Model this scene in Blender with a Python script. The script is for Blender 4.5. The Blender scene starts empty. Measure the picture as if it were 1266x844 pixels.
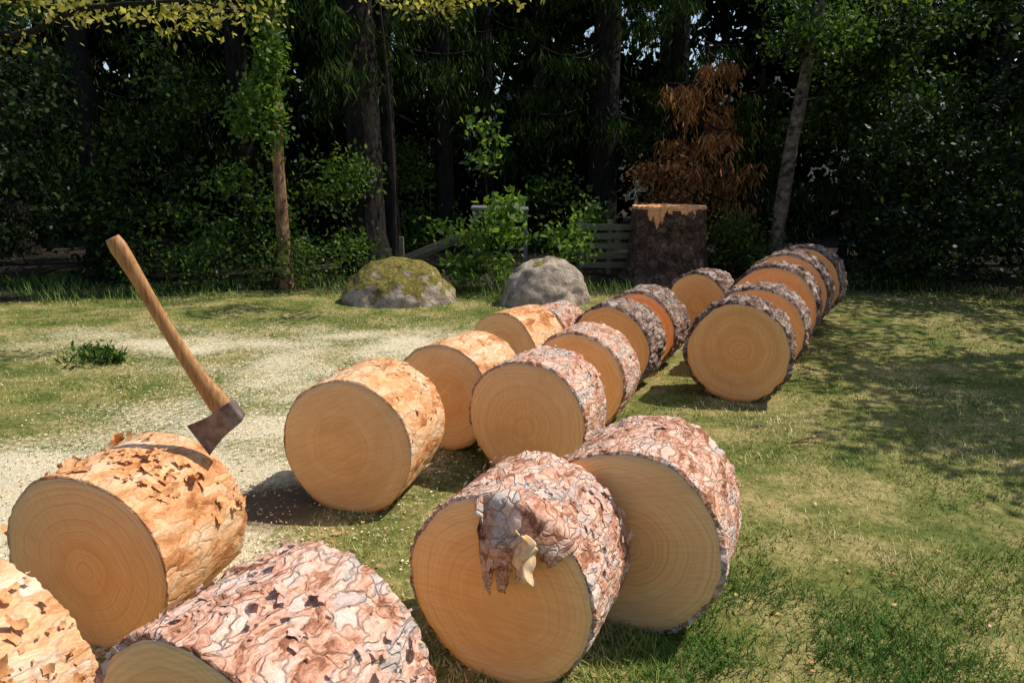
import bpy, math, numpy as np
from mathutils import Vector
R=np.random.default_rng(11)
sc=bpy.context.scene
sc.view_settings.view_transform='Standard'; sc.view_settings.look='None'; sc.view_settings.exposure=0

# ---------------------------------------------------------------- noise
def _h(ix,iy,iz,seed):
    n=(ix*374761393+iy*668265263+iz*1274126177+seed*974634777)&0xffffffff
    n=((n^(n>>13))*1274126177)&0xffffffff
    n=((n^(n>>16))*2246822519)&0xffffffff
    return ((n^(n>>15))&0xffffff)/float(0xffffff)
def vnoise(p,seed=0):
    p=np.asarray(p,float); i=np.floor(p).astype(np.int64); f=p-i; f=f*f*(3-2*f); r=0
    for a in (0,1):
        for b in (0,1):
            for c in (0,1):
                w=(f[:,0] if a else 1-f[:,0])*(f[:,1] if b else 1-f[:,1])*(f[:,2] if c else 1-f[:,2])
                r=r+w*_h(i[:,0]+a,i[:,1]+b,i[:,2]+c,seed)
    return r
def fbm(p,seed=0,o=4):
    p=np.asarray(p,float); s=0;a=.5;t=0
    for k in range(o):
        s=s+a*vnoise(p*2**k+k*17.3,seed+k); t+=a; a*=.5
    return s/t
def worley(p,seed=0):
    i=np.floor(p).astype(np.int64); d1=np.full(len(p),9.);d2=d1.copy();idv=np.zeros(len(p))
    for a in (-1,0,1):
        for b in (-1,0,1):
            for c in (-1,0,1):
                j=i+np.array([a,b,c])
                q=np.stack([_h(j[:,0],j[:,1],j[:,2],seed+k) for k in (1,2,3)],1)+j
                d=np.linalg.norm(q-p,axis=1); hid=_h(j[:,0],j[:,1],j[:,2],seed+9)
                m=d<d1
                d2=np.where(m,d1,np.minimum(d2,d)); idv=np.where(m,hid,idv); d1=np.where(m,d,d1)
    return d1,d2,idv
def sstep(a,b,x):
    t=np.clip((x-a)/(b-a),0,1); return t*t*(3-2*t)

# ---------------------------------------------------------------- mesh helpers
def quadmesh(name,V,F,mats,midx=None,smooth=False,attrs=None,parent=None,loc=None,rot=None):
    V=np.asarray(V,np.float32);F=np.asarray(F,np.int32)
    me=bpy.data.meshes.new(name)
    me.vertices.add(len(V)); me.vertices.foreach_set('co',V.ravel())
    me.loops.add(F.size); me.loops.foreach_set('vertex_index',F.ravel())
    me.polygons.add(len(F)); me.polygons.foreach_set('loop_start',np.arange(0,F.size,4,dtype=np.int32))
    me.update(calc_edges=True)
    for m in (mats if isinstance(mats,(list,tuple)) else [mats]): me.materials.append(m)
    if midx is not None: me.polygons.foreach_set('material_index',np.asarray(midx,np.int32))
    me.polygons.foreach_set('use_smooth',np.full(len(F),smooth,dtype=bool))
    for k,v in (attrs or {}).items():
        a=me.attributes.new(k,'FLOAT','POINT'); a.data.foreach_set('value',np.asarray(v,np.float32))
    ob=bpy.data.objects.new(name,me); sc.collection.objects.link(ob)
    if parent: ob.parent=parent
    if loc is not None: ob.location=loc
    if rot is not None: ob.rotation_euler=rot
    return ob
def empty(name,loc=(0,0,0)):
    e=bpy.data.objects.new(name,None); sc.collection.objects.link(e); e.location=loc; e.empty_display_size=.2; return e
def tube(pts,rad,n=8,jit=0,seed=0):
    pts=np.asarray(pts,float); rad=np.asarray(rad,float); m=len(pts)
    T=np.gradient(pts,axis=0); T/=np.linalg.norm(T,axis=1)[:,None]+1e-9
    ref=np.array([1,0,0.]) if abs(T[0][0])<.8 else np.array([0,1.,0])
    A=np.cross(T,ref);A/=np.linalg.norm(A,axis=1)[:,None];B=np.cross(T,A)
    th=np.arange(n)*2*np.pi/n
    V=pts[:,None,:]+rad[:,None,None]*(A[:,None,:]*np.cos(th)[None,:,None]+B[:,None,:]*np.sin(th)[None,:,None])
    V=V.reshape(-1,3)
    if jit:
        d=V-np.repeat(pts,n,axis=0); V=V+d*((fbm(V*6,seed)-.5)*jit)[:,None]
    i=np.arange(m-1)[:,None];j=np.arange(n)[None,:]
    F=np.stack([i*n+j,i*n+(j+1)%n,(i+1)*n+(j+1)%n,(i+1)*n+j],-1).reshape(-1,4)
    return V,F
def join(parts):
    V=[];F=[];o=0
    for v,f in parts:
        V.append(v);F.append(f+o);o+=len(v)
    return np.concatenate(V),np.concatenate(F)
def box(c,s,rz=0,rx=0):
    V=np.array([[x,y,z] for x in(-.5,.5) for y in(-.5,.5) for z in(-.5,.5)])*np.array(s)
    ca,sa=math.cos(rx),math.sin(rx)
    V=np.stack([V[:,0]*ca-V[:,2]*sa,V[:,1],V[:,0]*sa+V[:,2]*ca],1)
    ca,sa=math.cos(rz),math.sin(rz)
    V=np.stack([V[:,0]*ca-V[:,1]*sa,V[:,0]*sa+V[:,1]*ca,V[:,2]],1)+np.array(c)
    F=np.array([[0,1,3,2],[4,6,7,5],[0,4,5,1],[2,3,7,6],[0,2,6,4],[1,5,7,3]])
    return V,F
def unit(v): return v/(np.linalg.norm(v,axis=-1,keepdims=True)+1e-9)
def leaves(C,size,aspect=.55,bias=None,bw=0.):
    n=len(C); u=unit(R.normal(size=(n,3)))
    if bias is not None: u=unit(u*(1-bw)+np.asarray(bias)*bw)
    w=unit(np.cross(u,R.normal(size=(n,3))))
    L=(size*R.uniform(.6,1.3,n))[:,None]; W=L*aspect
    V=np.stack([C,C+u*L*.45+w*W*.5,C+u*L,C+u*L*.45-w*W*.5],1).reshape(-1,3)
    F=np.arange(n*4).reshape(-1,4)
    r=np.repeat(R.uniform(0,1,n),4)
    return V,F,r
def clumps(centres,n,sig):
    c=np.asarray(centres); k=len(c)
    wts=R.uniform(.3,1.7,k); wts/=wts.sum()
    idx=R.choice(k,n,p=wts); s=np.asarray(sig)
    return c[idx]+R.normal(size=(n,3))*s

# ---------------------------------------------------------------- node helpers
def newmat(name):
    m=bpy.data.materials.new(name); m.use_nodes=True; nt=m.node_tree
    b=nt.nodes['Principled BSDF']; b.inputs['Specular IOR Level'].default_value=.2
    return m,nt,b
def lk(nt,a,b): nt.links.new(a,b)
def ramp(nt,src,stops,interp='LINEAR'):
    r=nt.nodes.new('ShaderNodeValToRGB'); r.color_ramp.interpolation=interp; e=r.color_ramp.elements
    while len(e)<len(stops): e.new(.5)
    for x,(p,c) in zip(e,stops): x.position=p; x.color=(*c,1) if len(c)==3 else c
    lk(nt,src,r.inputs[0]); return r.outputs[0]
def mix(nt,f,a,b,mode='MIX'):
    m=nt.nodes.new('ShaderNodeMix'); m.data_type='RGBA'; m.blend_type=mode
    for s,v in ((m.inputs[0],f),(m.inputs[6],a),(m.inputs[7],b)):
        if hasattr(v,'is_linked'): lk(nt,v,s)
        else: s.default_value=v if isinstance(v,float) else (*v,1)
    return m.outputs[2]
def math_(nt,op,a,b=None):
    m=nt.nodes.new('ShaderNodeMath'); m.operation=op
    for s,v in ((m.inputs[0],a),(m.inputs[1],b)):
        if v is None: continue
        if hasattr(v,'is_linked'): lk(nt,v,s)
        else: s.default_value=v
    return m.outputs[0]
def bump(nt,b,h,strength,dist):
    n=nt.nodes.new('ShaderNodeBump'); n.inputs['Strength'].default_value=strength; n.inputs['Distance'].default_value=dist
    lk(nt,h,n.inputs['Height']); lk(nt,n.outputs[0],b.inputs['Normal'])
def noise(nt,vec,scale,detail=5,rough=.6):
    n=nt.nodes.new('ShaderNodeTexNoise'); n.inputs['Scale'].default_value=scale; n.inputs['Detail'].default_value=detail; n.inputs['Roughness'].default_value=rough
    lk(nt,vec,n.inputs['Vector']); return n.outputs[0]
def vor(nt,vec,scale,feature='DISTANCE_TO_EDGE'):
    n=nt.nodes.new('ShaderNodeTexVoronoi'); n.feature=feature; n.inputs['Scale'].default_value=scale
    lk(nt,vec,n.inputs['Vector']); return n
def objvec(nt,scale=(1,1,1),distort=.0,dscale=8):
    tc=nt.nodes.new('ShaderNodeTexCoord'); oi=nt.nodes.new('ShaderNodeObjectInfo')
    mp=nt.nodes.new('ShaderNodeMapping'); mp.inputs['Scale'].default_value=scale
    va=nt.nodes.new('ShaderNodeVectorMath'); va.operation='MULTIPLY_ADD'
    cb=nt.nodes.new('ShaderNodeCombineXYZ')
    for i in range(3): lk(nt,oi.outputs['Random'],cb.inputs[i])
    va.inputs[1].default_value=(37,53,71); lk(nt,cb.outputs[0],va.inputs[0])
    lk(nt,tc.outputs['Object'],mp.inputs[0]); lk(nt,mp.outputs[0],va.inputs[2])
    out=va.outputs[0]
    if distort:
        n=nt.nodes.new('ShaderNodeTexNoise'); n.inputs['Scale'].default_value=dscale; n.inputs['Detail'].default_value=3
        lk(nt,out,n.inputs['Vector'])
        v2=nt.nodes.new('ShaderNodeVectorMath'); v2.operation='MULTIPLY_ADD'; v2.inputs[1].default_value=(distort,)*3
        lk(nt,n.outputs['Color'],v2.inputs[0]); lk(nt,out,v2.inputs[2]); out=v2.outputs[0]
    return out

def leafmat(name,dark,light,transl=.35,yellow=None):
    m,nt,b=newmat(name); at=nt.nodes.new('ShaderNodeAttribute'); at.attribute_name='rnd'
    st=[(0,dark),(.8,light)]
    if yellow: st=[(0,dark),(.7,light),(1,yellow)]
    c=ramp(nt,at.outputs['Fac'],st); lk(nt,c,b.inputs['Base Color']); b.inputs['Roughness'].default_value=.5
    if transl>0:
        t=nt.nodes.new('ShaderNodeBsdfTranslucent')
        tc=mix(nt,1.0,c,(1.5,1.6,.7),'MULTIPLY'); lk(nt,tc,t.inputs[0])
        ms=nt.nodes.new('ShaderNodeMixShader'); ms.inputs[0].default_value=transl
        lk(nt,b.outputs[0],ms.inputs[1]);lk(nt,t.outputs[0],ms.inputs[2])
        lk(nt,ms.outputs[0],nt.nodes['Material Output'].inputs[0])
    else: b.inputs['Specular IOR Level'].default_value=0
    return m

def barkmat(name,cols,crack,plate=22,stretch=.55,b1=.6,crk=1.,lay=9,patch=None,gain=2.6,pth=.72):
    """flaky scots-pine bark: thin papery layers (stepped noise) over irregular plates"""
    m,nt,b=newmat(name); b.inputs['Roughness'].default_value=.85
    v=objvec(nt,(1,stretch,1),.15,10)
    e=vor(nt,v,plate); cl=vor(nt,v,plate,'F1')
    sep=nt.nodes.new('ShaderNodeSeparateColor'); lk(nt,cl.outputs['Color'],sep.inputs[0])
    nz=noise(nt,v,lay,5,.66); nf=noise(nt,v,120,2,.7); nb=noise(nt,v,3.0,2)
    layer=math_(nt,'SNAP',math_(nt,'ADD',nz,math_(nt,'MULTIPLY',sep.outputs[0],.11)),.04)
    s=math_(nt,'ADD',math_(nt,'MULTIPLY',math_(nt,'SUBTRACT',layer,.545),gain),math_(nt,'MULTIPLY',sep.outputs[1],.36))
    s=math_(nt,'ADD',s,math_(nt,'MULTIPLY',nb,.62))
    c=ramp(nt,s,cols)
    if patch:
        pv=math_(nt,'ADD',math_(nt,'MULTIPLY',sep.outputs[2],.45),math_(nt,'ADD',math_(nt,'MULTIPLY',math_(nt,'SUBTRACT',nz,.5),1.4),math_(nt,'MULTIPLY',math_(nt,'SUBTRACT',nb,.5),1.4)))
        c=mix(nt,ramp(nt,pv,[(pth-.38,(0,0,0)),(pth-.30,(.75,.75,.75))]),c,patch)
    c=mix(nt,.5,c,ramp(nt,nf,[(.25,(.5,.46,.44)),(.75,(1.25,1.25,1.25))]),'MULTIPLY')
    ed=ramp(nt,e.outputs['Distance'],[(0,(1,1,1)),(.09,(0,0,0))])
    pm=ramp(nt,nz,[(.44,(.0,.0,.0)),(.56,(1,1,1))])
    f=mix(nt,1.0,ed,pm,'MULTIPLY'); f=mix(nt,crk,(0,0,0),f)
    c=mix(nt,f,c,crack)
    lk(nt,c,b.inputs['Base Color'])
    h=math_(nt,'ADD',math_(nt,'MULTIPLY',layer,5.),math_(nt,'MULTIPLY',math_(nt,'MINIMUM',math_(nt,'MULTIPLY',e.outputs['Distance'],4),.5),crk*1.1))
    h=math_(nt,'ADD',h,math_(nt,'MULTIPLY',sep.outputs[1],.3*crk))
    h=math_(nt,'ADD',h,math_(nt,'MULTIPLY',nf,.3))
    bump(nt,b,h,b1,.012); return m

def woodmat(name,base,ringc,pith=(.02,-.015)):
    m,nt,b=newmat(name); b.inputs['Roughness'].default_value=.8
    tc=nt.nodes.new('ShaderNodeTexCoord'); oi=nt.nodes.new('ShaderNodeObjectInfo')
    sx=nt.nodes.new('ShaderNodeSeparateXYZ'); lk(nt,tc.outputs['Object'],sx.inputs[0])
    v=objvec(nt)
    nz=noise(nt,v,4,2)
    rx=math_(nt,'SUBTRACT',sx.outputs[0],pith[0]); rz=math_(nt,'SUBTRACT',sx.outputs[2],pith[1])
    r=math_(nt,'SQRT',math_(nt,'ADD',math_(nt,'MULTIPLY',rx,rx),math_(nt,'MULTIPLY',rz,rz)))
    r=math_(nt,'ADD',r,math_(nt,'MULTIPLY',nz,.06))
    cb=nt.nodes.new('ShaderNodeCombineXYZ'); lk(nt,r,cb.inputs[0]); lk(nt,oi.outputs['Random'],cb.inputs[1])
    rn=noise(nt,cb.outputs[0],120,2,.6); rn2=noise(nt,cb.outputs[0],14,2,.5)
    big=noise(nt,v,5,4,.6)
    ringf=mix(nt,1.0,ramp(nt,rn,[(.46,(.0,.0,.0)),(.68,(.9,.9,.9))]),ramp(nt,big,[(.35,(.3,.3,.3)),(.6,(1,1,1))]),'MULTIPLY')
    c=mix(nt,ringf,base,ringc)
    c=mix(nt,ramp(nt,rn2,[(.42,(0,0,0)),(.65,(.3,.3,.3))]),c,ringc)
    hw=ramp(nt,math_(nt,'ADD',r,math_(nt,'MULTIPLY',big,.06)),[(.10,(1.,.94,.88)),(.17,(.97,.88,.80)),(.23,(1.0,.99,.98)),(.34,(1.0,1.05,1.12))])
    c=mix(nt,1.0,c,hw,'MULTIPLY')
    sv=nt.nodes.new('ShaderNodeMapping'); sv.inputs['Scale'].default_value=(1,1,16); sv.inputs['Rotation'].default_value=(0,.5,0); lk(nt,v,sv.inputs[0])
    sawn=noise(nt,sv.outputs[0],9,4,.8)
    c=mix(nt,.6,c,ramp(nt,sawn,[(.35,(.84,.80,.76)),(.6,(1.06,1.06,1.06))]),'MULTIPLY')
    c=mix(nt,.6,c,ramp(nt,big,[(.28,(.86,.78,.70)),(.5,(1.03,1.03,1.03))]),'MULTIPLY')
    lk(nt,c,b.inputs['Base Color'])
    bump(nt,b,math_(nt,'ADD',sawn,math_(nt,'MULTIPLY',rn,.3)),.45,.004)
    return m

BARK_O=barkmat('bark_orange',[(0,(.36,.13,.045)),(.22,(.62,.28,.11)),(.45,(.78,.43,.21)),(.75,(.82,.55,.33)),(1,(.80,.62,.44))],(.22,.08,.03),18,.5,.7,.4,lay=8)
BARK_P=barkmat('bark_pink',[(0,(.32,.13,.07)),(.2,(.60,.29,.18)),(.45,(.80,.48,.34)),(.7,(.80,.58,.46)),(1,(.70,.58,.50))],(.14,.055,.03),27,.6,1.,.62,lay=13,patch=(.52,.46,.43),gain=3.0,pth=.78)
BARK_D=barkmat('bark_grey',[(0,(.07,.045,.035)),(.3,(.24,.14,.10)),(.6,(.42,.30,.24)),(1,(.56,.49,.43))],(.02,.012,.008),19,.5,1.0,.9,lay=11)
BARK_STUMP=barkmat('bark_stump',[(0,(.05,.03,.02)),(.4,(.15,.085,.055)),(.9,(.26,.17,.12))],(.015,.009,.006),11,.35,1.0,1.)
def simplebark(name,a,bb,sc_,st=.3):
    m,nt,b=newmat(name); b.inputs['Roughness'].default_value=.9; v=objvec(nt,(1,1,st)); n=noise(nt,v,sc_,4,.7)
    c=ramp(nt,n,[(.35,a),(.62,bb)]); lk(nt,c,b.inputs['Base Color']); bump(nt,b,n,1.,.04); return m
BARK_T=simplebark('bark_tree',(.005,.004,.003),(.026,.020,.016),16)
BARK_L=simplebark('bark_pale',(.07,.035,.02),(.36,.20,.11),18)
BARK_B=simplebark('bark_birch',(.02,.015,.011),(.22,.17,.13),9,1.2)
WOOD=woodmat('cut_wood',(1.0,.60,.27),(.86,.41,.14))
WOOD2=woodmat('cut_wood_dark',(1.0,.52,.20),(.80,.33,.10),(-.02,.01))
def flakemat(name,a,bb):
    m,nt,b=newmat(name); b.inputs['Roughness'].default_value=.7; v=objvec(nt)
    n=noise(nt,v,40,3); c=ramp(nt,n,[(.3,a),(.7,bb)]); lk(nt,c,b.inputs['Base Color']); return m
FL_O=flakemat('flake_orange',(.42,.16,.05),(.80,.44,.20))
FL_P=flakemat('flake_pink',(.36,.17,.11),(.76,.50,.40))
FL_PALE=flakemat('flake_pale',(.62,.33,.14),(.92,.70,.44))
FL_D=flakemat('flake_dark',(.12,.08,.06),(.42,.35,.3))
SAWD=flakemat('sawdust',(.72,.55,.30),(.95,.84,.60))

# ---------------------------------------------------------------- logs
def flake_parts(n,r,L,smin,smax,lift,top,roll,seed):
    P=[];k=0;tries=0
    while k<n and tries<n*8:
        tries+=1
        th=math.pi/2+R.uniform(-top,top); s=R.uniform(.01,L-.01)
        if vnoise(np.array([[th*2.2,s*5,seed*.1]]),3)[0]<R.uniform(.35,.65): continue
        k+=1; th+=roll
        w=smin+(smax-smin)*R.uniform(0,1)**2.2; h=w*R.uniform(.4,1.0)
        a=R.uniform(0,2*np.pi); g=np.linspace(-.5,.5,4); uu,vv=np.meshgrid(g,g,indexing='ij')
        uu=uu+R.uniform(-.15,.15,uu.shape); vv=vv+R.uniform(-.15,.15,vv.shape)
        du=uu*w; dv=vv*h
        x=du*math.cos(a)-dv*math.sin(a); y=du*math.sin(a)+dv*math.cos(a)
        z=.001+lift*R.uniform(.0,1)**1.5*w*(np.clip(uu+.5,0,1))**2+ R.uniform(0,.3)*w*vv**2
        t=th+x/r; rad=r+z
        V=np.stack([rad*np.cos(t),s+y,rad*np.sin(t)],-1).reshape(-1,3)
        i=np.arange(3)[:,None];j=np.arange(3)[None,:]
        F=np.stack([i*4+j,(i+1)*4+j,(i+1)*4+j+1,i*4+j+1],-1).reshape(-1,4)
        P.append((V,F))
    return join(P)
def log(x,y,D,yaw,L,kind,near=1,roll=None,wood=None,flakes=0,fs=(.008,.03),lift=.6,tilt=0):
    r=D/2; na={2:420,1:240,0:150}[near]; ns={2:120,1:70,0:40}[near]
    roll=R.uniform(0,6.28) if roll is None else roll
    seed=int(R.integers(1,9999)); bt={'o':.007,'p':.013,'d':.022}[kind]
    th=np.arange(na)*2*np.pi/na
    ring=np.stack([np.cos(th)*1.3,np.sin(th)*1.3,np.full(na,seed*.37)],1)
    low=1+.11*(fbm(ring,seed,3)-.5)
    jf=(fbm(ring*9,seed+5,3)-.45)*(.04 if kind!='o' else .014); jb=(fbm(ring*9,seed+8,3)-.45)*.03
    rows=[]
    rw=r*low-bt*(.7+.8*fbm(ring*6,seed+11,2))
    for t in np.linspace(.004,1,12): rows.append((rw*t,np.zeros(na)))
    rows.append((rw+.001,np.clip(jf*.4,-.001,.03)+.003))
    ss=np.linspace(0,1,ns); j0=len(rows)
    for k,t in enumerate(ss):
        s=jf*(1-t)+t*(L-jb)
        rb=r*low*(1-.03*t)
        p=np.stack([rb*np.cos(th),s*.55,rb*np.sin(th)],1)
        q=p+.09*(np.stack([fbm(p*8,seed+1,3),fbm(p*8,seed+2,3),fbm(p*8,seed+3,3)],1)-.5)
        fr,am={'o':(16,.002),'p':(23,.005),'d':(16,.014)}[kind]
        d1,d2,idv=worley(q*fr,seed)
        lay=np.round(fbm(p*13,seed+4,4)*14)/14
        d=am*.9*(np.minimum((d2-d1)*3,1)-.7)+am*.8*(idv-.5)+(am*1.6+.005)*(lay-.5)*1.6+.014*(fbm(p*4,seed+6,2)-.5)
        rows.append((rb+d,s))
    rows.append((rw*.985,np.full(na,L-.003)))
    for t in np.linspace(.9,.004,6): rows.append((rw*t,np.full(na,L-.003)))
    V=np.stack([np.stack([a*np.cos(th),s,a*np.sin(th)],1) for a,s in rows]).reshape(-1,3)
    m=len(rows); i=np.arange(m-1)[:,None]; j=np.arange(na)[None,:]
    F=np.stack([i*na+j,(i+1)*na+j,(i+1)*na+(j+1)%na,i*na+(j+1)%na],-1).reshape(-1,4)
    mi=[ (0 if k<11 else 1 if k<j0+ns-1 else 0) for k in range(m-1)]
    M=np.repeat(mi,na)
    if flakes:
        fv,ff=flake_parts(flakes,r*.998,L,fs[0],fs[1],lift,1.4,roll,seed)
        F=np.concatenate([F,ff+len(V)]); V=np.concatenate([V,fv]); 
        M=np.concatenate([M,np.full(len(ff),2)])
    bm={'o':BARK_O,'p':BARK_P,'d':BARK_D}[kind]; fm={'o':FL_O,'p':FL_P,'d':FL_D}[kind]
    ob=quadmesh('pine_log',V,F,[wood or WOOD,bm,fm],M,True)
    ob.location=(x,y,r-.012); ob.rotation_euler=(math.radians(tilt),roll,-math.radians(yaw))
    return ob
A=log(-.045,2.03,.645,25,.40,'p',2,roll=0,flakes=140,lift=.7)
log(.38,2.31,.68,25,.43,'p',2,flakes=110,lift=.6)
log(.07,3.55,.655,24,.38,'p',1,flakes=50)
log(.386,4.3,.63,25,.35,'p',1,flakes=30)
log(.69,5.12,.64,29,.36,'d',1,wood=WOOD2)
log(.98,5.66,.64,30,.38,'d',1,wood=WOOD2)
log(1.77,7.0,.60,35,.40,'d',0,wood=WOOD2)
log(1.53,4.85,.72,24,.33,'d',1,wood=WOOD2,flakes=25)
log(1.87,5.5,.71,26,.40,'d',1,wood=WOOD2)
log(2.2,6.15,.78,26,.42,'d',0,wood=WOOD2)
log(2.55,6.85,.80,30,.42,'d',0,wood=WOOD2)
log(2.95,7.5,.78,34,.36,'d',0,wood=WOOD2)
log(-.77,3.2,.655,15,.46,'o',2,flakes=130,lift=.9)
log(-.4,4.0,.63,27,.45,'o',1,flakes=60)
log(-.07,5.2,.56,32,.45,'o',1,flakes=30)
log(.25,5.95,.46,34,.4,'p',0)
log(-1.41,2.2,.635,14,.45,'o',2,flakes=260,lift=1.2,fs=(.008,.042))
log(-1.5,1.31,.62,20,.46,'o',2,flakes=220,lift=1.2,fs=(.008,.045))
log(-.68,1.33,.66,26,.46,'p',2,flakes=200,lift=.8)

def sheet(name,outline_fn,nu,nv,mat,parent,thick=.006):
    u,v=np.meshgrid(np.linspace(0,1,nu),np.linspace(0,1,nv),indexing='ij')
    V=outline_fn(u,v).reshape(-1,3)
    i=np.arange(nu-1)[:,None];j=np.arange(nv-1)[None,:]
    F=np.stack([i*nv+j,(i+1)*nv+j,(i+1)*nv+j+1,i*nv+j+1],-1).reshape(-1,4)
    ob=quadmesh(name,V,F,mat,smooth=True,parent=parent)
    s=ob.modifiers.new('s','SOLIDIFY'); s.thickness=thick; return ob
def flap(u,v):
    # torn tongue of bark that folds over the rim and hangs clear of the cut face
    th=np.radians(100)-u*np.radians(60)
    q=np.stack([u.ravel()*9,np.zeros(u.size),np.zeros(u.size)],1)
    jag=(fbm(q*1.5,5,4).reshape(u.shape)-.5)
    ln=.035+.17*sstep(.02,.10,u)*(1-sstep(.30,.42,u))+.11*sstep(.30,.42,u)*(1-sstep(.62,.75,u))+.02
    ln=ln*(1+1.1*jag)
    w_=np.clip(v-.25,0,1)/.75
    rr=.322-w_*ln
    y=np.where(v<.25,.07*(1-v/.25)-.004,-.006-.045*np.sin(w_*1.9)*(1-.3*u))
    rr=rr+np.where(v<.25,.006,0)
    x=rr*np.cos(th); z=rr*np.sin(th)
    q2=np.stack([x.ravel()*30,z.ravel()*30,np.zeros(u.size)],1)
    n=(fbm(q2,8,3).reshape(u.shape)-.5)
    # hang mostly straight down instead of converging on the pith
    x0=.322*np.cos(th); x=x0*(1-.25*w_)+n*.02*w_
    z=.322*np.sin(th)-w_*ln
    x=np.where(v<.25,rr*np.cos(th),x); z=np.where(v<.25,rr*np.sin(th),z)
    return np.stack([x,y+n*.016,z],-1)
sheet('hanging_bark',flap,90,36,BARK_P,A,.007)
def curl(u,v):
    w=.030*(np.sin(np.pi*np.clip(v*.92+.04,.02,.98))**.55)*(1+.22*np.sin(v*11+1)+.12*np.sin(v*27+2))
    x=.125+(u-.5)*2*w+.03*(v-.5)+.012*np.sin(v*7); z=.27-.15*v+.012*np.sin(u*5+v*6)
    return np.stack([x,-.068-.022*np.cos((u-.5)*3.0)+.016*np.sin(v*4)-.006*np.sin(v*14+u*4),z],-1)
sheet('loose_bark_chip',curl,16,34,FL_PALE,A,.003)

# ---------------------------------------------------------------- ground
def saw(x,y):
    g=lambda cx,cy,sx,sy:np.exp(-((x-cx)/sx)**2-((y-cy)/sy)**2)
    s=1.35*g(-1.9,3.0,1.2,.75)+.72*g(-1.5,4.4,1.3,1.0)+.66*g(-.9,6.0,1.9,.8)+1.0*g(-2.8,2.7,1.0,.9)+.45*g(.4,6.8,1.5,.7)+.55*g(-3.2,6.7,2.4,.7)
    n=fbm(np.stack([x*2.1,y*3.2,x*0],1),31,5)
    return np.clip(s*(-.02+2.0*n),0,1)
def dark_patch(x,y): return np.exp(-((x+1.15)/.35)**2-((y-3.25)/.28)**2)  # darker brown patch with fewer blades, left of the orange log
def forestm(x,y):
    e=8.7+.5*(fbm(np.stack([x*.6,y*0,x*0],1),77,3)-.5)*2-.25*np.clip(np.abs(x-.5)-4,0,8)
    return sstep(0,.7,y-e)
def hgt(x,y):
    return .03*(fbm(np.stack([x*.8,y*.8,x*0],1),3,3)-.5)+.02*(fbm(np.stack([x*5,y*5,x*0],1),4,2)-.5)+.25*sstep(9.5,14,y)*(fbm(np.stack([x*.5,y*.5,x*0],1),6,2)-.3)
ax=np.concatenate([-np.geomspace(250,8.2,14),np.arange(-8,8.01,.06),np.geomspace(8.2,250,14)])
ay=np.concatenate([-np.geomspace(200,.6,10),np.arange(-.4,12.01,.06),np.geomspace(12.3,400,16)])
X,Y=np.meshgrid(ax,ay,indexing='ij'); xf,yf=X.ravel(),Y.ravel()
V=np.stack([xf,yf,hgt(xf,yf)],1); nx,ny=len(ax),len(ay)
i=np.arange(nx-1)[:,None];j=np.arange(ny-1)[None,:]
F=np.stack([i*ny+j,(i+1)*ny+j,(i+1)*ny+j+1,i*ny+j+1],-1).reshape(-1,4)
gm,nt,b=newmat('lawn_ground'); b.inputs['Roughness'].default_value=.95
tc=nt.nodes.new('ShaderNodeTexCoord'); v=tc.outputs['Object']
def attr(n):
    a=nt.nodes.new('ShaderNodeAttribute');a.attribute_name=n; return a.outputs['Fac']
aS=attr('saw'); aF=attr('forest'); aD=attr('dark_patch')
n1=noise(nt,v,2.2,5,.7); n2=noise(nt,v,26,4,.8); n3=noise(nt,v,150,2,.7)
c=ramp(nt,n1,[(.34,(.10,.145,.03)),(.47,(.22,.225,.06)),(.6,(.44,.36,.15))])
c=mix(nt,.9,c,ramp(nt,n2,[(.3,(.42,.45,.38)),(.7,(1.4,1.35,1.25))]),'MULTIPLY')
sm=math_(nt,'ADD',math_(nt,'SUBTRACT',math_(nt,'MULTIPLY',aS,1.9),.70),math_(nt,'MULTIPLY',math_(nt,'SUBTRACT',n2,.5),3.6))
sm=math_(nt,'ADD',sm,math_(nt,'MULTIPLY',math_(nt,'SUBTRACT',n3,.5),1.6))
sm=math_(nt,'MULTIPLY',math_(nt,'MINIMUM',math_(nt,'MAXIMUM',sm,0.),1.),math_(nt,'MINIMUM',math_(nt,'MULTIPLY',aS,4.),1.))
sc_=ramp(nt,n3,[(.3,(.62,.50,.30)),(.65,(.93,.82,.58))])
c=mix(nt,sm,c,sc_)
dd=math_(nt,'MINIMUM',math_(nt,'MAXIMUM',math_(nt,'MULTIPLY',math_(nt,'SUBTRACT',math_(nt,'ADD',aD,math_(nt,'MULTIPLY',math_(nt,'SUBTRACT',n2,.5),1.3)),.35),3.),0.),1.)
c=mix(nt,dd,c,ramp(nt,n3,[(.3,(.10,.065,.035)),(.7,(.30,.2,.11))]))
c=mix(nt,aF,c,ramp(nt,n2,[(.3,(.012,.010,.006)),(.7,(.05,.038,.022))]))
lk(nt,c,b.inputs['Base Color'])
bump(nt,b,math_(nt,'ADD',n2,math_(nt,'MULTIPLY',n3,.5)),.9,.03)
quadmesh('lawn',V,F,gm,smooth=True,attrs={'saw':saw(xf,yf),'forest':forestm(xf,yf),'dark_patch':dark_patch(xf,yf)})

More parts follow.
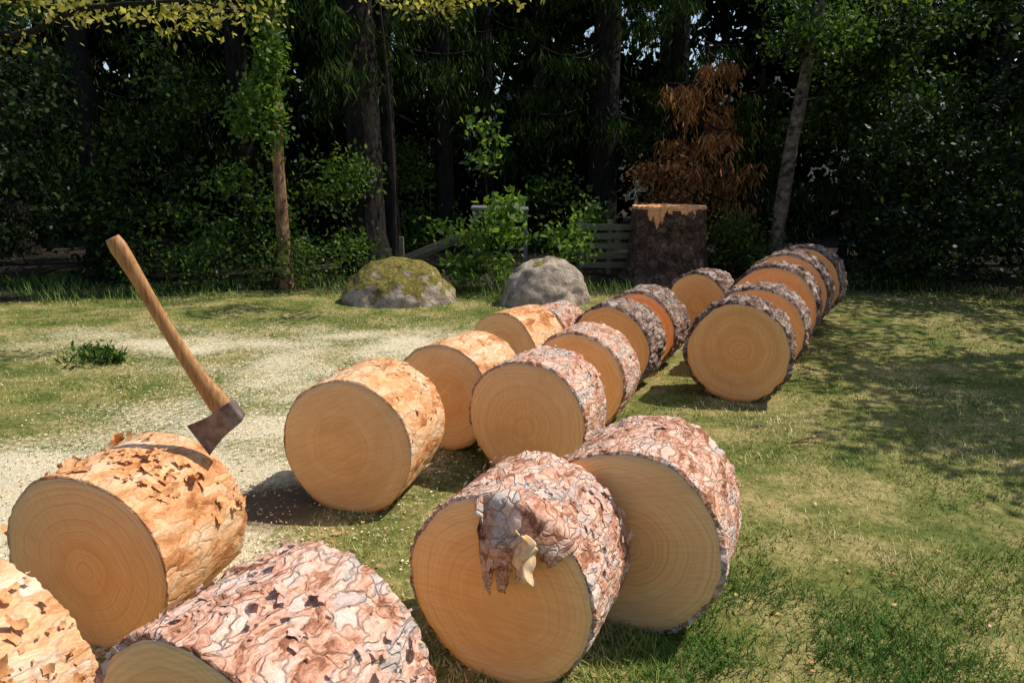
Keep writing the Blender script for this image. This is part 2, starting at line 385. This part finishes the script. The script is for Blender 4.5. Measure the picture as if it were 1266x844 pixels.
m_,nt,b=newmat('grass_blades'); at=nt.nodes.new('ShaderNodeAttribute'); at.attribute_name='rnd'
c=ramp(nt,at.outputs['Fac'],[(0,(.07,.15,.02)),(.4,(.19,.26,.05)),(.7,(.39,.38,.11)),(1,(.64,.53,.27))])
lk(nt,c,b.inputs['Base Color']); b.inputs['Roughness'].default_value=.55; b.inputs['Specular IOR Level'].default_value=.15; GR=m_
def grass(n,ymin,ymax,hmin,hmax,w,name,pw=1.6):
    u=R.uniform(0,1,n); y=(ymin**(1-pw)+u*(ymax**(1-pw)-ymin**(1-pw)))**(1/(1-pw))
    x=R.uniform(-1,1,n)*(.8*y+1.1)
    s=saw(x,y); f=forestm(x,y); den=fbm(np.stack([x*2.3,y*2.3,x*0],1),51,4)
    keep=(R.uniform(0,1,n)>sstep(.12,.75,s)*.92)&(R.uniform(0,1,n)>f*.8)&(R.uniform(0,1,n)<.2+1.1*sstep(.32,.6,den))&(R.uniform(0,1,n)>1.3*dark_patch(x,y))
    x,y,den=x[keep],y[keep],den[keep]; n=len(x)
    lush=np.exp(-((x-1.1)/.8)**2-((y-2.1)/.6)**2)
    h=R.uniform(hmin,hmax,n)*(.55+.8*den)*(1+.9*lush); a=R.uniform(0,2*np.pi,n); ln=h*R.uniform(.3,1.5,n); b_=a+R.uniform(-1,1,n)+np.pi/2
    W=w*R.uniform(.6,1.4,n)*(.8+.12*y)
    base=np.stack([x,y,hgt(x,y)-.004],1); wd=np.stack([np.cos(a),np.sin(a),a*0],1)*W[:,None]
    ld=np.stack([np.cos(b_)*ln,np.sin(b_)*ln,h],1)
    V=np.stack([base-wd,base+wd,base+ld*.6+wd*.6,base+ld],1).reshape(-1,3)
    big=fbm(np.stack([x*1.3,y*1.3,x*0+4],1),61,4)
    r=np.clip(.18+.55*R.uniform(0,1,n)+2.6*(big-.5)-.5*lush,0,1)
    quadmesh(name,V,np.arange(4*n).reshape(-1,4),GR,attrs={'rnd':np.repeat(r,4)})
grass(330000,1.0,10.5,.012,.034,.0022,'lawn_grass')

n=9000; x=R.uniform(-8,7,n); y=8.5+R.uniform(0,1.6,n)+.4*np.sin(x*1.7); h=R.uniform(.03,.2,n)*np.clip(3.2*fbm(np.stack([x*1.5,y,x*0],1),5,3)-1.0,.15,1.3)
a=R.uniform(0,6.28,n); ld=np.stack([np.cos(a)*h*.7,np.sin(a)*h*.7,h],1); wd=np.stack([-np.sin(a),np.cos(a),a*0],1)*.004
base=np.stack([x,y,x*0-.01],1)
quadmesh('tall_grass',np.stack([base-wd,base+wd,base+ld*.6+wd,base+ld],1).reshape(-1,3),np.arange(4*n).reshape(-1,4),GR,attrs={'rnd':np.repeat(R.uniform(0,.3,n),4)})

def ground_bits(name,cx,cy,size,mat,flat=.35,asp=.7):
    C=np.stack([cx,cy,hgt(cx,cy)+.012],1); V,F,r=leaves(C,size,asp); z=np.repeat(C[:,2],4); V[:,2]=z+(V[:,2]-z)*flat
    quadmesh(name,V,F,mat,attrs={'rnd':r})
n=1300; ground_bits('bark_chips',R.normal(-1.1,1.2,n),np.abs(R.normal(0,1.7,n))+1.6,.022,FL_O)
n=26000; cx=R.normal(-1.5,1.7,n); cy=R.uniform(1.5,8.3,n); k=saw(cx,cy)>R.uniform(.05,.5,n); ground_bits('wood_shavings',cx[k],cy[k],.016,SAWD)
n=90; ground_bits('fallen_leaves',R.uniform(.8,4,n),R.uniform(1.8,6,n),.026,FL_P)

# ---------------------------------------------------------------- axe
axe=empty('axe',(-1.1,2.55,.55))
hm,nt,b=newmat('axe_handle_wood'); b.inputs['Roughness'].default_value=.5
v=objvec(nt,(14,14,1.6)); c=ramp(nt,noise(nt,v,7,5),[(.3,(.27,.11,.035)),(.7,(.58,.31,.13))]); lk(nt,c,b.inputs['Base Color'])
sm_,nt,b=newmat('axe_steel'); b.inputs['Metallic'].default_value=.3; b.inputs['Roughness'].default_value=.55
v=objvec(nt); c=ramp(nt,noise(nt,v,22,5),[(.35,(.12,.08,.06)),(.65,(.28,.23,.20))]); lk(nt,c,b.inputs['Base Color'])
o=np.array(axe.location)
hp=np.array([[-1.345,2.50,1.355],[-1.332,2.503,1.325],[-1.29,2.51,1.235],[-1.235,2.52,1.10],[-1.175,2.535,.96],[-1.12,2.545,.85],[-1.07,2.55,.765],[-1.035,2.55,.715],[-1.012,2.55,.682]])
wr=np.array([.024,.031,.026,.0235,.025,.031,.040,.041,.032])
t=np.linspace(0,1,len(hp)); tt=np.linspace(0,1,50)
hp2=np.stack([np.interp(tt,t,hp[:,k]) for k in range(3)],1)
for _ in range(6): hp2[1:-1]=(hp2[:-2]+2*hp2[1:-1]+hp2[2:])/4
V,F=tube(hp2-o,np.interp(tt,t,wr),20)
V[:,1]=np.repeat((hp2-o)[:,1],20)+(V[:,1]-np.repeat((hp2-o)[:,1],20))*.68
caps=[[k,k+1,20-k-2,20-k-1] for k in range(0,9)]
F=np.concatenate([F,np.array([[c[0],c[3],c[2],c[1]] for c in caps]),np.array(caps)+49*20])
quadmesh('handle',V,F,hm,smooth=True,parent=axe)
hd=unit(hp[-1]-hp[4]); bd=unit(np.array([-.66,-.05,-.75]) - hd*np.dot(np.array([-.66,-.05,-.75]),hd)*.6); ey=hp[-2]-o+hd*.012
nrm=unit(np.cross(hd,bd))
prof=[(-.045,.034,.028),(-.038,.042,.032),(0,.044,.033),(.035,.044,.025),(.075,.050,.017),(.115,.060,.009),(.15,.070,.002)]
V=[]
for s,hh,th in prof:
    for a_,b_ in ((-1,-1),(-.9,1),(.9,1),(1,-1)): V.append(ey+bd*s+hd*hh*a_+nrm*th*b_*.9)
V=np.array(V); m=len(prof); F=[[i*4+j,i*4+(j+1)%4,(i+1)*4+(j+1)%4,(i+1)*4+j] for i in range(m-1) for j in range(4)]+[[0,3,2,1],[(m-1)*4+k for k in range(4)]]
h=quadmesh('head',V,np.array(F),sm_,parent=axe); bv=h.modifiers.new('b','BEVEL'); bv.width=.004; bv.segments=2

# ---------------------------------------------------------------- boulders
def boulder(x,y,w,d,h,moss,seed,name):
    nu,nv=90,50; th=np.arange(nu)*2*np.pi/nu; ph=np.linspace(-.5,np.pi/2-.01,nv)
    T,Pp=np.meshgrid(th,ph,indexing='ij'); 
    dirs=np.stack([np.cos(Pp)*np.cos(T),np.cos(Pp)*np.sin(T),np.sin(Pp)],-1).reshape(-1,3)
    d1,d2,_=worley(dirs*1.3+seed,seed)
    k=.75+.35*fbm(dirs*1.4+seed,seed,3)+.15*d1+.13*(fbm(dirs*5+seed,seed+1,4)-.5)
    V=dirs*k[:,None]*np.array([w/2,d/2,h])
    i=np.arange(nu)[:,None];j=np.arange(nv-1)[None,:]
    F=np.stack([i*nv+j,((i+1)%nu)*nv+j,((i+1)%nu)*nv+j+1,i*nv+j+1],-1).reshape(-1,4)
    m,nt,b=newmat(name+'_rock'); b.inputs['Roughness'].default_value=.9; v=objvec(nt)
    c=ramp(nt,noise(nt,v,9,6,.7),[(.3,(.20,.15,.11)),(.55,(.46,.37,.29)),(.75,(.70,.60,.49))])
    g=nt.nodes.new('ShaderNodeNewGeometry'); sz=nt.nodes.new('ShaderNodeSeparateXYZ'); lk(nt,g.outputs['Normal'],sz.inputs[0])
    mm=math_(nt,'ADD',math_(nt,'MULTIPLY',sz.outputs[2],.5),noise(nt,v,5,5))
    mc=ramp(nt,noise(nt,v,25,5),[(.3,(.07,.06,.015)),(.7,(.32,.26,.06))])
    c=mix(nt,ramp(nt,mm,[(1.0-moss*.4,(0,0,0)),(1.1-moss*.4,(1,1,1))]),c,mc)
    lk(nt,c,b.inputs['Base Color']); bump(nt,b,noise(nt,v,14,6,.7),.9,.06)
    quadmesh(name,V,F,m,smooth=True,loc=(x,y,-.03))
boulder(-1.33,8.7,1.25,1.0,.50,.8,3,'boulder')
boulder(.37,8.6,1.05,.9,.52,.05,8,'boulder')

# ---------------------------------------------------------------- stump
na,ns=260,90; th=np.arange(na)*2*np.pi/na; ring=np.stack([np.cos(th)*1.5,np.sin(th)*1.5,th*0],1)
rows=[]
lob=fbm(ring*1.3,91,3)-.5
for k in range(ns):
    t=k/(ns-1); z=1.02*t-.05*(1-t)
    fl=.50+.03*(1-t)+.16*np.exp(-t*7)*(1+2.2*lob)
    rb=fl*(1+.09*lob); p=np.stack([rb*np.cos(th),rb*np.sin(th),np.full(na,z*.3)],1)
    d1,d2,idv=worley(p*9,12); rb=rb+.035*(np.minimum((d2-d1)*3,1)-.6)+.025*(fbm(p*20,5,3)-.5)
    top=(fbm(ring*4,17,3)-.5)*.05*t**8
    rows.append(np.stack([rb*np.cos(th),rb*np.sin(th),np.full(na,z)+top],1))
rt=np.linalg.norm(rows[-1][:,:2],axis=1)
for t in np.linspace(.94,.004,14):
    rr=rt*t; x_=rr*np.cos(th); y_=rr*np.sin(th)
    z_=1.015-.05*sstep(-.1,-.13,y_)+.018*(fbm(np.stack([x_*20,y_*3,x_*0],1),3,3)-.5)+.05*np.exp(-((y_+.115)/.015)**2)*fbm(np.stack([x_*25,x_*0,x_*0],1),9,3)
    rows.append(np.stack([x_,y_,z_],1))
V=np.concatenate(rows); m=len(rows); i=np.arange(m-1)[:,None];j=np.arange(na)[None,:]
F=np.stack([i*na+j,i*na+(j+1)%na,(i+1)*na+(j+1)%na,(i+1)*na+j],-1).reshape(-1,4)
M=np.zeros((m-1,na),int); M[ns-1:]=1; M[ns-4:ns-1]=1
jag=fbm(ring*7,44,3)
for jj in range(na):
    a=(math.degrees(th[jj]))
    if 225<a<262: M[ns-1-int(34*jag[jj]*(.4+ .6*math.sin(math.radians((a-225)/37*180)))):ns-1,jj]=1
    elif 275<a<300: M[ns-1-int(12*jag[jj]):ns-1,jj]=1
STW=flakemat('stump_wood',(.80,.27,.08),(1.0,.56,.25))
quadmesh('tree_stump',V,F,[BARK_STUMP,STW],M.ravel(),True,loc=(2.17,10.35,0))

# ---------------------------------------------------------------- garden structures
wm,nt,b=newmat('weathered_wood'); v=objvec(nt,(1,6,14)); c=ramp(nt,noise(nt,v,6,5),[(.3,(.10,.09,.05)),(.7,(.28,.25,.16))]); lk(nt,c,b.inputs['Base Color'])
gy,nt,b=newmat('grey_board'); v=objvec(nt,(2,2,8)); c=ramp(nt,noise(nt,v,6,5),[(.3,(.10,.10,.10)),(.7,(.24,.24,.23))]); lk(nt,c,b.inputs['Base Color'])
P=[box((1.42+R.uniform(-.01,.01),10.8,z),(.95,.025,.085),.03,R.uniform(-.02,.02)) for z in (.14,.28,.42,.56,.69)]+[box((x,10.84,.38),(.07,.05,.82)) for x in (1.0,1.42,1.85)]
V,F=join(P); quadmesh('wooden_fence',V,F,wm)
P=[box((-.18,11.3,.93),(.85,.6,.035),0,-.03),box((.2,11.05,.455),(.06,.06,.91)),box((-.55,11.05,.455),(.06,.06,.91)),box((.2,11.55,.45),(.05,.05,.9)),box((-.55,11.55,.45),(.05,.05,.9)),box((-.18,11.06,.85),(.7,.03,.08))]
V,F=join(P); quadmesh('garden_table',V,F,gy)
P=[box((-1.15+.1*k,10.6+.12*k,.42-.02*k),(1.15,.02,.09),.1,.38) for k in range(2)]+[box((-1.6,10.75,.25),(.06,.06,.6))]
V,F=join(P); quadmesh('fallen_boards',V,F,wm)
P=[]
for k in range(12): P.append(tube([[-2.75+.14*k,15,.35],[-2.75+.14*k,15,1.15+.12*math.sin(k*.3)]],[.012,.012],5))
for z in (.5,.8,1.1): P.append(tube([[-2.8,15.0,z],[-1.15,15.0,z]],[.012,.012],5))
V,F=join(P); quadmesh('wire_fence',V,F,gy)

# ---------------------------------------------------------------- vegetation
SPR=leafmat('spruce_needles',(.008,.018,.006),(.045,.07,.018),0)
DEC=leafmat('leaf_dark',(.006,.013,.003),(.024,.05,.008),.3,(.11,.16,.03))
SHD=leafmat('leaf_shade',(.004,.009,.003),(.016,.034,.007),.2,(.05,.09,.02))  # darker copy of the leaf tone, thicket shade put into the colour
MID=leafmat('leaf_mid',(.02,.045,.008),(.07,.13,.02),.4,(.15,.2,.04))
LIT=leafmat('leaf_bright',(.05,.11,.02),(.12,.2,.035),.45,(.2,.26,.05))  # brighter leaf tone, also puts a sunlit look into the colour
YEL=leafmat('leaf_yellow',(.20,.19,.05),(.36,.32,.09),.5,(.5,.42,.16))
FAR=leafmat('leaf_far',(.003,.006,.002),(.014,.026,.006),0)  # dark forest interior put into the leaf colour as canopy shade
RED=leafmat('dead_needles',(.10,.045,.018),(.46,.21,.08),0)

def trunk_path(x,y,h,lean=(0,0),wob=.06,n=14):
    z=np.linspace(-.05,h,n); k=R.uniform(0,6,2)
    return np.stack([x+lean[0]*z+wob*np.sin(z*.7+k[0])*z/h,y+lean[1]*z+wob*np.sin(z*.6+k[1])*z/h,z],1)
def spruce(x,y,r,h=8,z0=1.8,nb=30,nq=300,Lm=1.9,name='spruce_tree',leaf=SPR,lean=(0,0)):
    e=empty(name,(x,y,0)); pp=trunk_path(0,0,h,lean)
    zz=pp[:,2]; rad=r*(1-.4*np.clip(zz/h,0,1))*(1+.5*np.exp(-zz*4))
    P=[tube(pp,rad,16,.25,int(x*10)%50)]; C=[]
    for k in range(nb):
        z=z0+(h-z0)*k/nb+R.uniform(-.1,.1); a=R.uniform(0,6.28); L=Lm*R.uniform(.55,1.1)*(1-.5*(z-z0)/(h-z0)); d=np.array([math.cos(a),math.sin(a),0])
        t=np.linspace(0,1,7); c0=np.array([np.interp(z,zz,pp[:,0]),np.interp(z,zz,pp[:,1]),z])
        bp=c0+d*L*t[:,None]+np.array([0,0,1])*(-.35*L*t+.15*L*t**2-.1*L*np.sin(t*3))[:,None]
        P.append(tube(bp,.018*(1-.8*t)+.003,5))
        q=R.uniform(.15,1,nq)**.8
        ntw=14; tw=np.round(q*ntw)/ntw; sd=R.choice([-1,1],nq); side=np.array([-d[1],d[0],0]); off=R.uniform(0,1,nq)
        bp_=np.stack([np.interp(tw,t,bp[:,i]) for i in range(3)],1)+side*(sd*off*(1.15-tw)*.45*L*.8)[:,None]+d*(off*.12)[:,None]
        bp_[:,2]-=off*.10+R.exponential(.15,nq)
        C.append(bp_+R.normal(size=(nq,3))*.02)
    for k in range(10 if z0>.9 else 0):   # dead snags on the bare stem
        z=R.uniform(.6,z0+.3); a=R.uniform(0,6.28); l=R.uniform(.2,.7)*min(1,r*8); c0=np.array([np.interp(z,zz,pp[:,0]),np.interp(z,zz,pp[:,1]),z])
        P.append(tube([c0,c0+np.array([math.cos(a)*l*.5,math.sin(a)*l*.5,-.03]),c0+np.array([math.cos(a)*l,math.sin(a)*l,-.15])],[.012,.008,.003],5))
    V,F=join(P); quadmesh('trunk_and_branches',V,F,BARK_T,smooth=True,parent=e)
    V,F,rr=leaves(np.concatenate(C),.15,.15,(0,0,-1),.6); quadmesh('needles',V,F,leaf,attrs={'rnd':rr},parent=e)
for (x,y,r,z0) in [(-2.14,11,.27,3.3),(-1.95,12.1,.14,2.8),(-1.16,13,.17,2.3),(-.46,14,.15,2.2),(1.6,13.4,.27,2.5),(-4.4,12.5,.2,1.6),(-6.6,12,.2,1.4),(3.0,14,.2,2.0),(6.3,12.6,.2,.8),(.5,15.5,.16,1.9),(-8.6,13,.2,1),(8.6,12,.2,.6)]:
    spruce(x,y,r,8,z0)
spruce(2.95,12.0,.04,3.3,.9,26,210,1.1,'dead_spruce_sapling',RED)
spruce(5.0,11.2,.06,4.6,.5,34,260,1.2,'spruce_sapling')
spruce(3.9,12.0,.05,3.0,.2,26,240,.9,'spruce_sapling')

def grow(nodes,cl,r0=.012):
    P=[];nodes=[np.array(q) for q in nodes]; cl=[np.array(c) for c in cl]
    N0=np.array(nodes); cl.sort(key=lambda c:np.min(np.linalg.norm(N0-c,axis=1)))
    for c in cl:
        A_=np.array(nodes); d=np.linalg.norm(A_-c,axis=1)+1.2*np.clip(A_[:,2]-c[2],0,9); s=A_[np.argmin(d)]
        t=np.linspace(0,1,6)[:,None]; mid=(s+c)/2+R.normal(size=3)*.06*np.linalg.norm(c-s)+np.array([0,0,.05])
        bp=(1-t)**2*s+2*t*(1-t)*mid+t*t*c; L=np.linalg.norm(c-s)
        P.append(tube(bp,np.linspace(r0*(.5+L),.004,6),6)); nodes+= [bp[2],bp[4],c]
    return P
def tree(name,x,y,r,h,cl,nleaf,sig,size,lm,bm=BARK_L,lean=(0,0),limbs=(),asp=.62,wob=.1,extra=None):
    e=empty(name,(x,y,0)); pp=trunk_path(0,0,h,lean,wob,24)
    P=[tube(pp,np.linspace(r,r*.45,len(pp))*(1+.35*np.exp(-pp[:,2]*4)),16,.35,3)]
    cl=np.asarray(cl)-np.array([x,y,0]); nodes=list(pp[6:])
    for lb in limbs:
        lb=np.array(lb,float)-np.array([x,y,0]); t=np.linspace(0,1,len(lb)); q=np.linspace(0,1,24); lp=np.stack([np.interp(q,t,lb[:,k]) for k in range(3)],1)
        lp[2:-1,2]+=.035*np.sin(q[2:-1]*23); lp[2:-1,1]+=.05*np.sin(q[2:-1]*15)
        P.append(tube(lp,np.linspace(r*.2,.007,24),8,.3)); nodes+=list(lp[2:])
    P+=grow(nodes,cl)
    V,F=join(P); quadmesh('trunk_and_branches',V,F,bm,smooth=True,parent=e)
    C=clumps(cl,nleaf,sig); C=C[C[:,2]>.05]
    V,F,rr=leaves(C,size,asp); quadmesh('foliage',V,F,lm,attrs={'rnd':rr},parent=e)
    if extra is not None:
        C=clumps(np.asarray(extra[0])-np.array([x,y,0]),extra[1],sig); V,F,rr=leaves(C,size,asp); quadmesh('foliage_sunlit',V,F,extra[2],attrs={'rnd':rr},parent=e)  # sunlit leaves painted with a lighter leaf material
def blob(n,c,s): return np.array(c)+R.uniform(-1,1,(n,3))*np.array(s)

bl=blob(36,(5.0,10.8,2.9),(1.2,.8,1.3))
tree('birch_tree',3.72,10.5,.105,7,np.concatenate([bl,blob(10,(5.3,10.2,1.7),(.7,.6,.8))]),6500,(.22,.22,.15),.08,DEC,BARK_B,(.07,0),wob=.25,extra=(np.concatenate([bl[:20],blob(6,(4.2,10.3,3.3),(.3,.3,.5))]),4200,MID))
tree('ivy_covered_tree',-2.95,9.6,.085,6,np.concatenate([np.stack([-2.95+.08*np.sin(np.arange(24)),9.5+np.zeros(24),np.linspace(1.9,4.6,24)],1),blob(4,(-3.3,9.5,2.3),(.25,.2,.25))]),3600,(.085,.1,.13),.08,LIT,BARK_L)
oc=np.concatenate([blob(22,(-3.3,6.3,2.86),(1.4,.35,.2)),blob(9,(-4.6,6.3,2.7),(.6,.4,.3))])
tree('oak_tree',-6.4,6.6,.22,4.2,oc,1500,(.15,.15,.06),.065,YEL,BARK_T,limbs=[[(-6.4,6.6,2.3),(-5.2,6.4,2.7),(-3.9,6.3,2.62),(-3.0,6.3,2.85),(-2.1,6.2,2.75)],[(-4.6,6.35,2.66),(-3.8,6.2,2.9),(-3.1,6.1,3.0)]],asp=.55)
tree('young_maple_tree',-1.5,9.4,.03,3.9,blob(9,(-.6,8.6,3.3),(.75,.3,.16)),600,(.16,.14,.07),.08,YEL,BARK_T,limbs=[[(-1.5,9.4,2.9),(-.9,8.9,3.2),(.1,8.6,3.35)]])
tree('maple_tree',7.2,6.9,.16,5.5,blob(26,(6.4,6.5,4.0),(1.3,1.6,.9)),8000,(.26,.26,.2),.11,DEC)
tree('maple_tree',5.9,4.2,.1,4.2,blob(11,(5.5,4.3,3.3),(.7,.9,.4)),2800,(.2,.2,.14),.11,DEC)
def shrub(name,x,y,w,d,h,n,size,lm,k=26,z0=.15,sg=.17):
    c=[]
    while len(c)<k:
        p=R.uniform(-1,1,3)
        if np.hypot(p[0],p[1])<1-.25*max(p[2],0): c.append([p[0]*w/2,p[1]*d/2,z0+(p[2]*.5+.5)*(h-z0)])
    e=empty(name,(x,y,0)); st=[(R.uniform(-.15,.15),R.uniform(-.1,.1),z) for z in (-.03,.1,.25)]
    V,F=join(grow(st,c,.010)); quadmesh('stems',V,F,BARK_T,smooth=True,parent=e)
    C=clumps(c,n,(sg,sg,sg*.65)); C=C[C[:,2]>.02]
    V,F,rr=leaves(C,size,.55); quadmesh('foliage',V,F,lm,attrs={'rnd':rr},parent=e)
shrub('elder_shrub',-.35,9.4,1.3,.7,1.15,1400,.10,LIT,20,sg=.13)
shrub('elder_shrub',-.3,9.7,.4,.3,2.1,170,.10,LIT,5,1.6,.12)
shrub('elder_shrub',.75,9.8,.7,.6,.8,500,.09,LIT,10,sg=.12)
shrub('hazel_shrub',-2.3,10.2,1.1,.9,1.7,1500,.08,MID,18)
shrub('hazel_shrub',-1.7,13.3,1.4,.9,1.9,1500,.09,LIT,18)
shrub('hazel_shrub',.7,13.0,1.4,.9,1.5,1300,.09,MID,16)
shrub('hazel_shrub',-3.6,9.9,1.5,1,1.6,2200,.08,MID,24)
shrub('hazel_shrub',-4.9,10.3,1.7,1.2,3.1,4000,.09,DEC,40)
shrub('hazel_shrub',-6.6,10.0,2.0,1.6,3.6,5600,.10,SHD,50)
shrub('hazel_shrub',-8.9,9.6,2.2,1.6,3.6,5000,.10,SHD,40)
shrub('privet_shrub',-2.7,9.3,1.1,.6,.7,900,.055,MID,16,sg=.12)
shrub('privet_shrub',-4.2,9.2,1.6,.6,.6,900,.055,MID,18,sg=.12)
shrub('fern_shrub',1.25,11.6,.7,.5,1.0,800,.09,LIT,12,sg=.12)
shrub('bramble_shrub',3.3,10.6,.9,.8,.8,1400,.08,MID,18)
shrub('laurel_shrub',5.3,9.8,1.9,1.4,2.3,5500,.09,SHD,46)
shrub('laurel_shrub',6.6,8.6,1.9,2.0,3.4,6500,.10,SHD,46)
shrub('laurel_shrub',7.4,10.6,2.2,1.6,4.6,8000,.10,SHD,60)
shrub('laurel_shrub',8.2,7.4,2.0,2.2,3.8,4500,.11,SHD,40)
shrub('bracken_shrub',2.3,11.7,1.3,.6,1.75,1500,.08,RED,18,.9,.12)

# distant forest mass
n=120000; K=900
c=np.stack([R.uniform(-21,21,K),R.uniform(15.5,22,K),R.uniform(0,10.5,K)],1); C=clumps(c,n,(.6,.5,.45))
gap=(((C[:,0]+2.9)/.55)**2+((C[:,2]-4.6)/.9)**2<1)|(((C[:,0]-8.6)/.8)**2+((C[:,2]-5.7)/.5)**2<1)
C=C[~gap&(C[:,2]>0)]
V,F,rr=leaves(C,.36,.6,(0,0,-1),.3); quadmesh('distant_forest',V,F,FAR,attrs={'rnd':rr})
P=[]
for k in range(34):
    x=R.uniform(-16,16); y=R.uniform(15.5,22); P.append(tube(trunk_path(x,y,10),np.linspace(.16,.09,14),8))
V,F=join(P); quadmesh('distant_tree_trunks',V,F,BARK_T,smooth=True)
a=np.linspace(0,2*np.pi,241); Vv=[];nr=6  # added dark ring behind the trees, raised to block low sky gaps
for k in range(nr):
    for q in a: 
        rr_=32+k*4; Vv.append([rr_*math.sin(q),rr_*math.cos(q),-.2+ 8.0*math.sin(k/(nr-1)*1.57)*(0.85+.10*math.sin(q*7)+.08*math.sin(q*19)+.05*math.sin(q*53))])
Vv=np.array(Vv); i=np.arange(nr-1)[:,None]; j=np.arange(240)[None,:]
F=np.stack([i*241+j,(i+1)*241+j,(i+1)*241+j+1,i*241+j+1],-1).reshape(-1,4)
hmx,nt,b=newmat('backdrop_dark'); v=objvec(nt); c=ramp(nt,noise(nt,v,1.2,6,.8),[(.3,(.004,.008,.003)),(.7,(.018,.03,.01))]); lk(nt,c,b.inputs['Base Color']); bump(nt,b,noise(nt,v,1.5,5),1,.8)
quadmesh('backdrop_ring',Vv,F,hmx,smooth=True)

def twig(name,x,y,L,a,nq,mat,bm,k=7):
    e=empty(name,(x,y,.02)); P=[];C=[]
    for _ in range(k):
        aa=a+R.uniform(-.7,.7); l=L*R.uniform(.4,1); t=np.linspace(0,1,6)[:,None]
        bp=np.array([0,0,.01])+t*np.array([math.cos(aa)*l,math.sin(aa)*l,.02]); bp[:,2]+=.015*np.sin(t[:,0]*3)
        P.append(tube(bp,np.linspace(.005,.002,6),5)); C.append(bp[R.integers(1,6,max(nq,1))]+R.normal(size=(max(nq,1),3))*.03)
    V,F=join(P); quadmesh('stem',V,F,bm,parent=e)
    if mat:
        C=np.concatenate(C); C[:,2]=np.abs(C[:,2]); V,F,r=leaves(C,.07,.3); quadmesh('needles',V,F,mat,attrs={'rnd':r},parent=e)
twig('fallen_branch',-3.2,5.9,.55,3.0,70,MID,BARK_T)
twig('fallen_twig',1.6,4.0,.22,.2,0,None,BARK_L,3)

# ---------------------------------------------------------------- light
el,az=math.radians(54),math.radians(76)
w=bpy.data.worlds.new('World'); sc.world=w; w.use_nodes=True; nt=w.node_tree
sky=nt.nodes.new('ShaderNodeTexSky'); sky.sky_type='NISHITA'; sky.sun_disc=False; sky.sun_elevation=el; sky.sun_rotation=az
nt.links.new(sky.outputs[0],nt.nodes['Background'].inputs[0]); nt.nodes['Background'].inputs[1].default_value=.15
s=Vector((math.cos(el)*math.sin(az),math.cos(el)*math.cos(az),math.sin(el)))
l=bpy.data.lights.new('sun','SUN'); l.energy=5; l.angle=math.radians(.5); l.color=(1,.94,.84)
lo=bpy.data.objects.new('sun',l); sc.collection.objects.link(lo); lo.rotation_euler=(-s).to_track_quat('-Z','Y').to_euler(); lo.location=s*30

cam=bpy.data.cameras.new('camera'); cam.lens=26; cam.sensor_width=36; cam.clip_end=1000; cam.clip_start=.05
co=bpy.data.objects.new('camera',cam); sc.collection.objects.link(co); co.location=(0,0,1.6); co.rotation_euler=(math.radians(90-13.6),0,0)
sc.camera=co
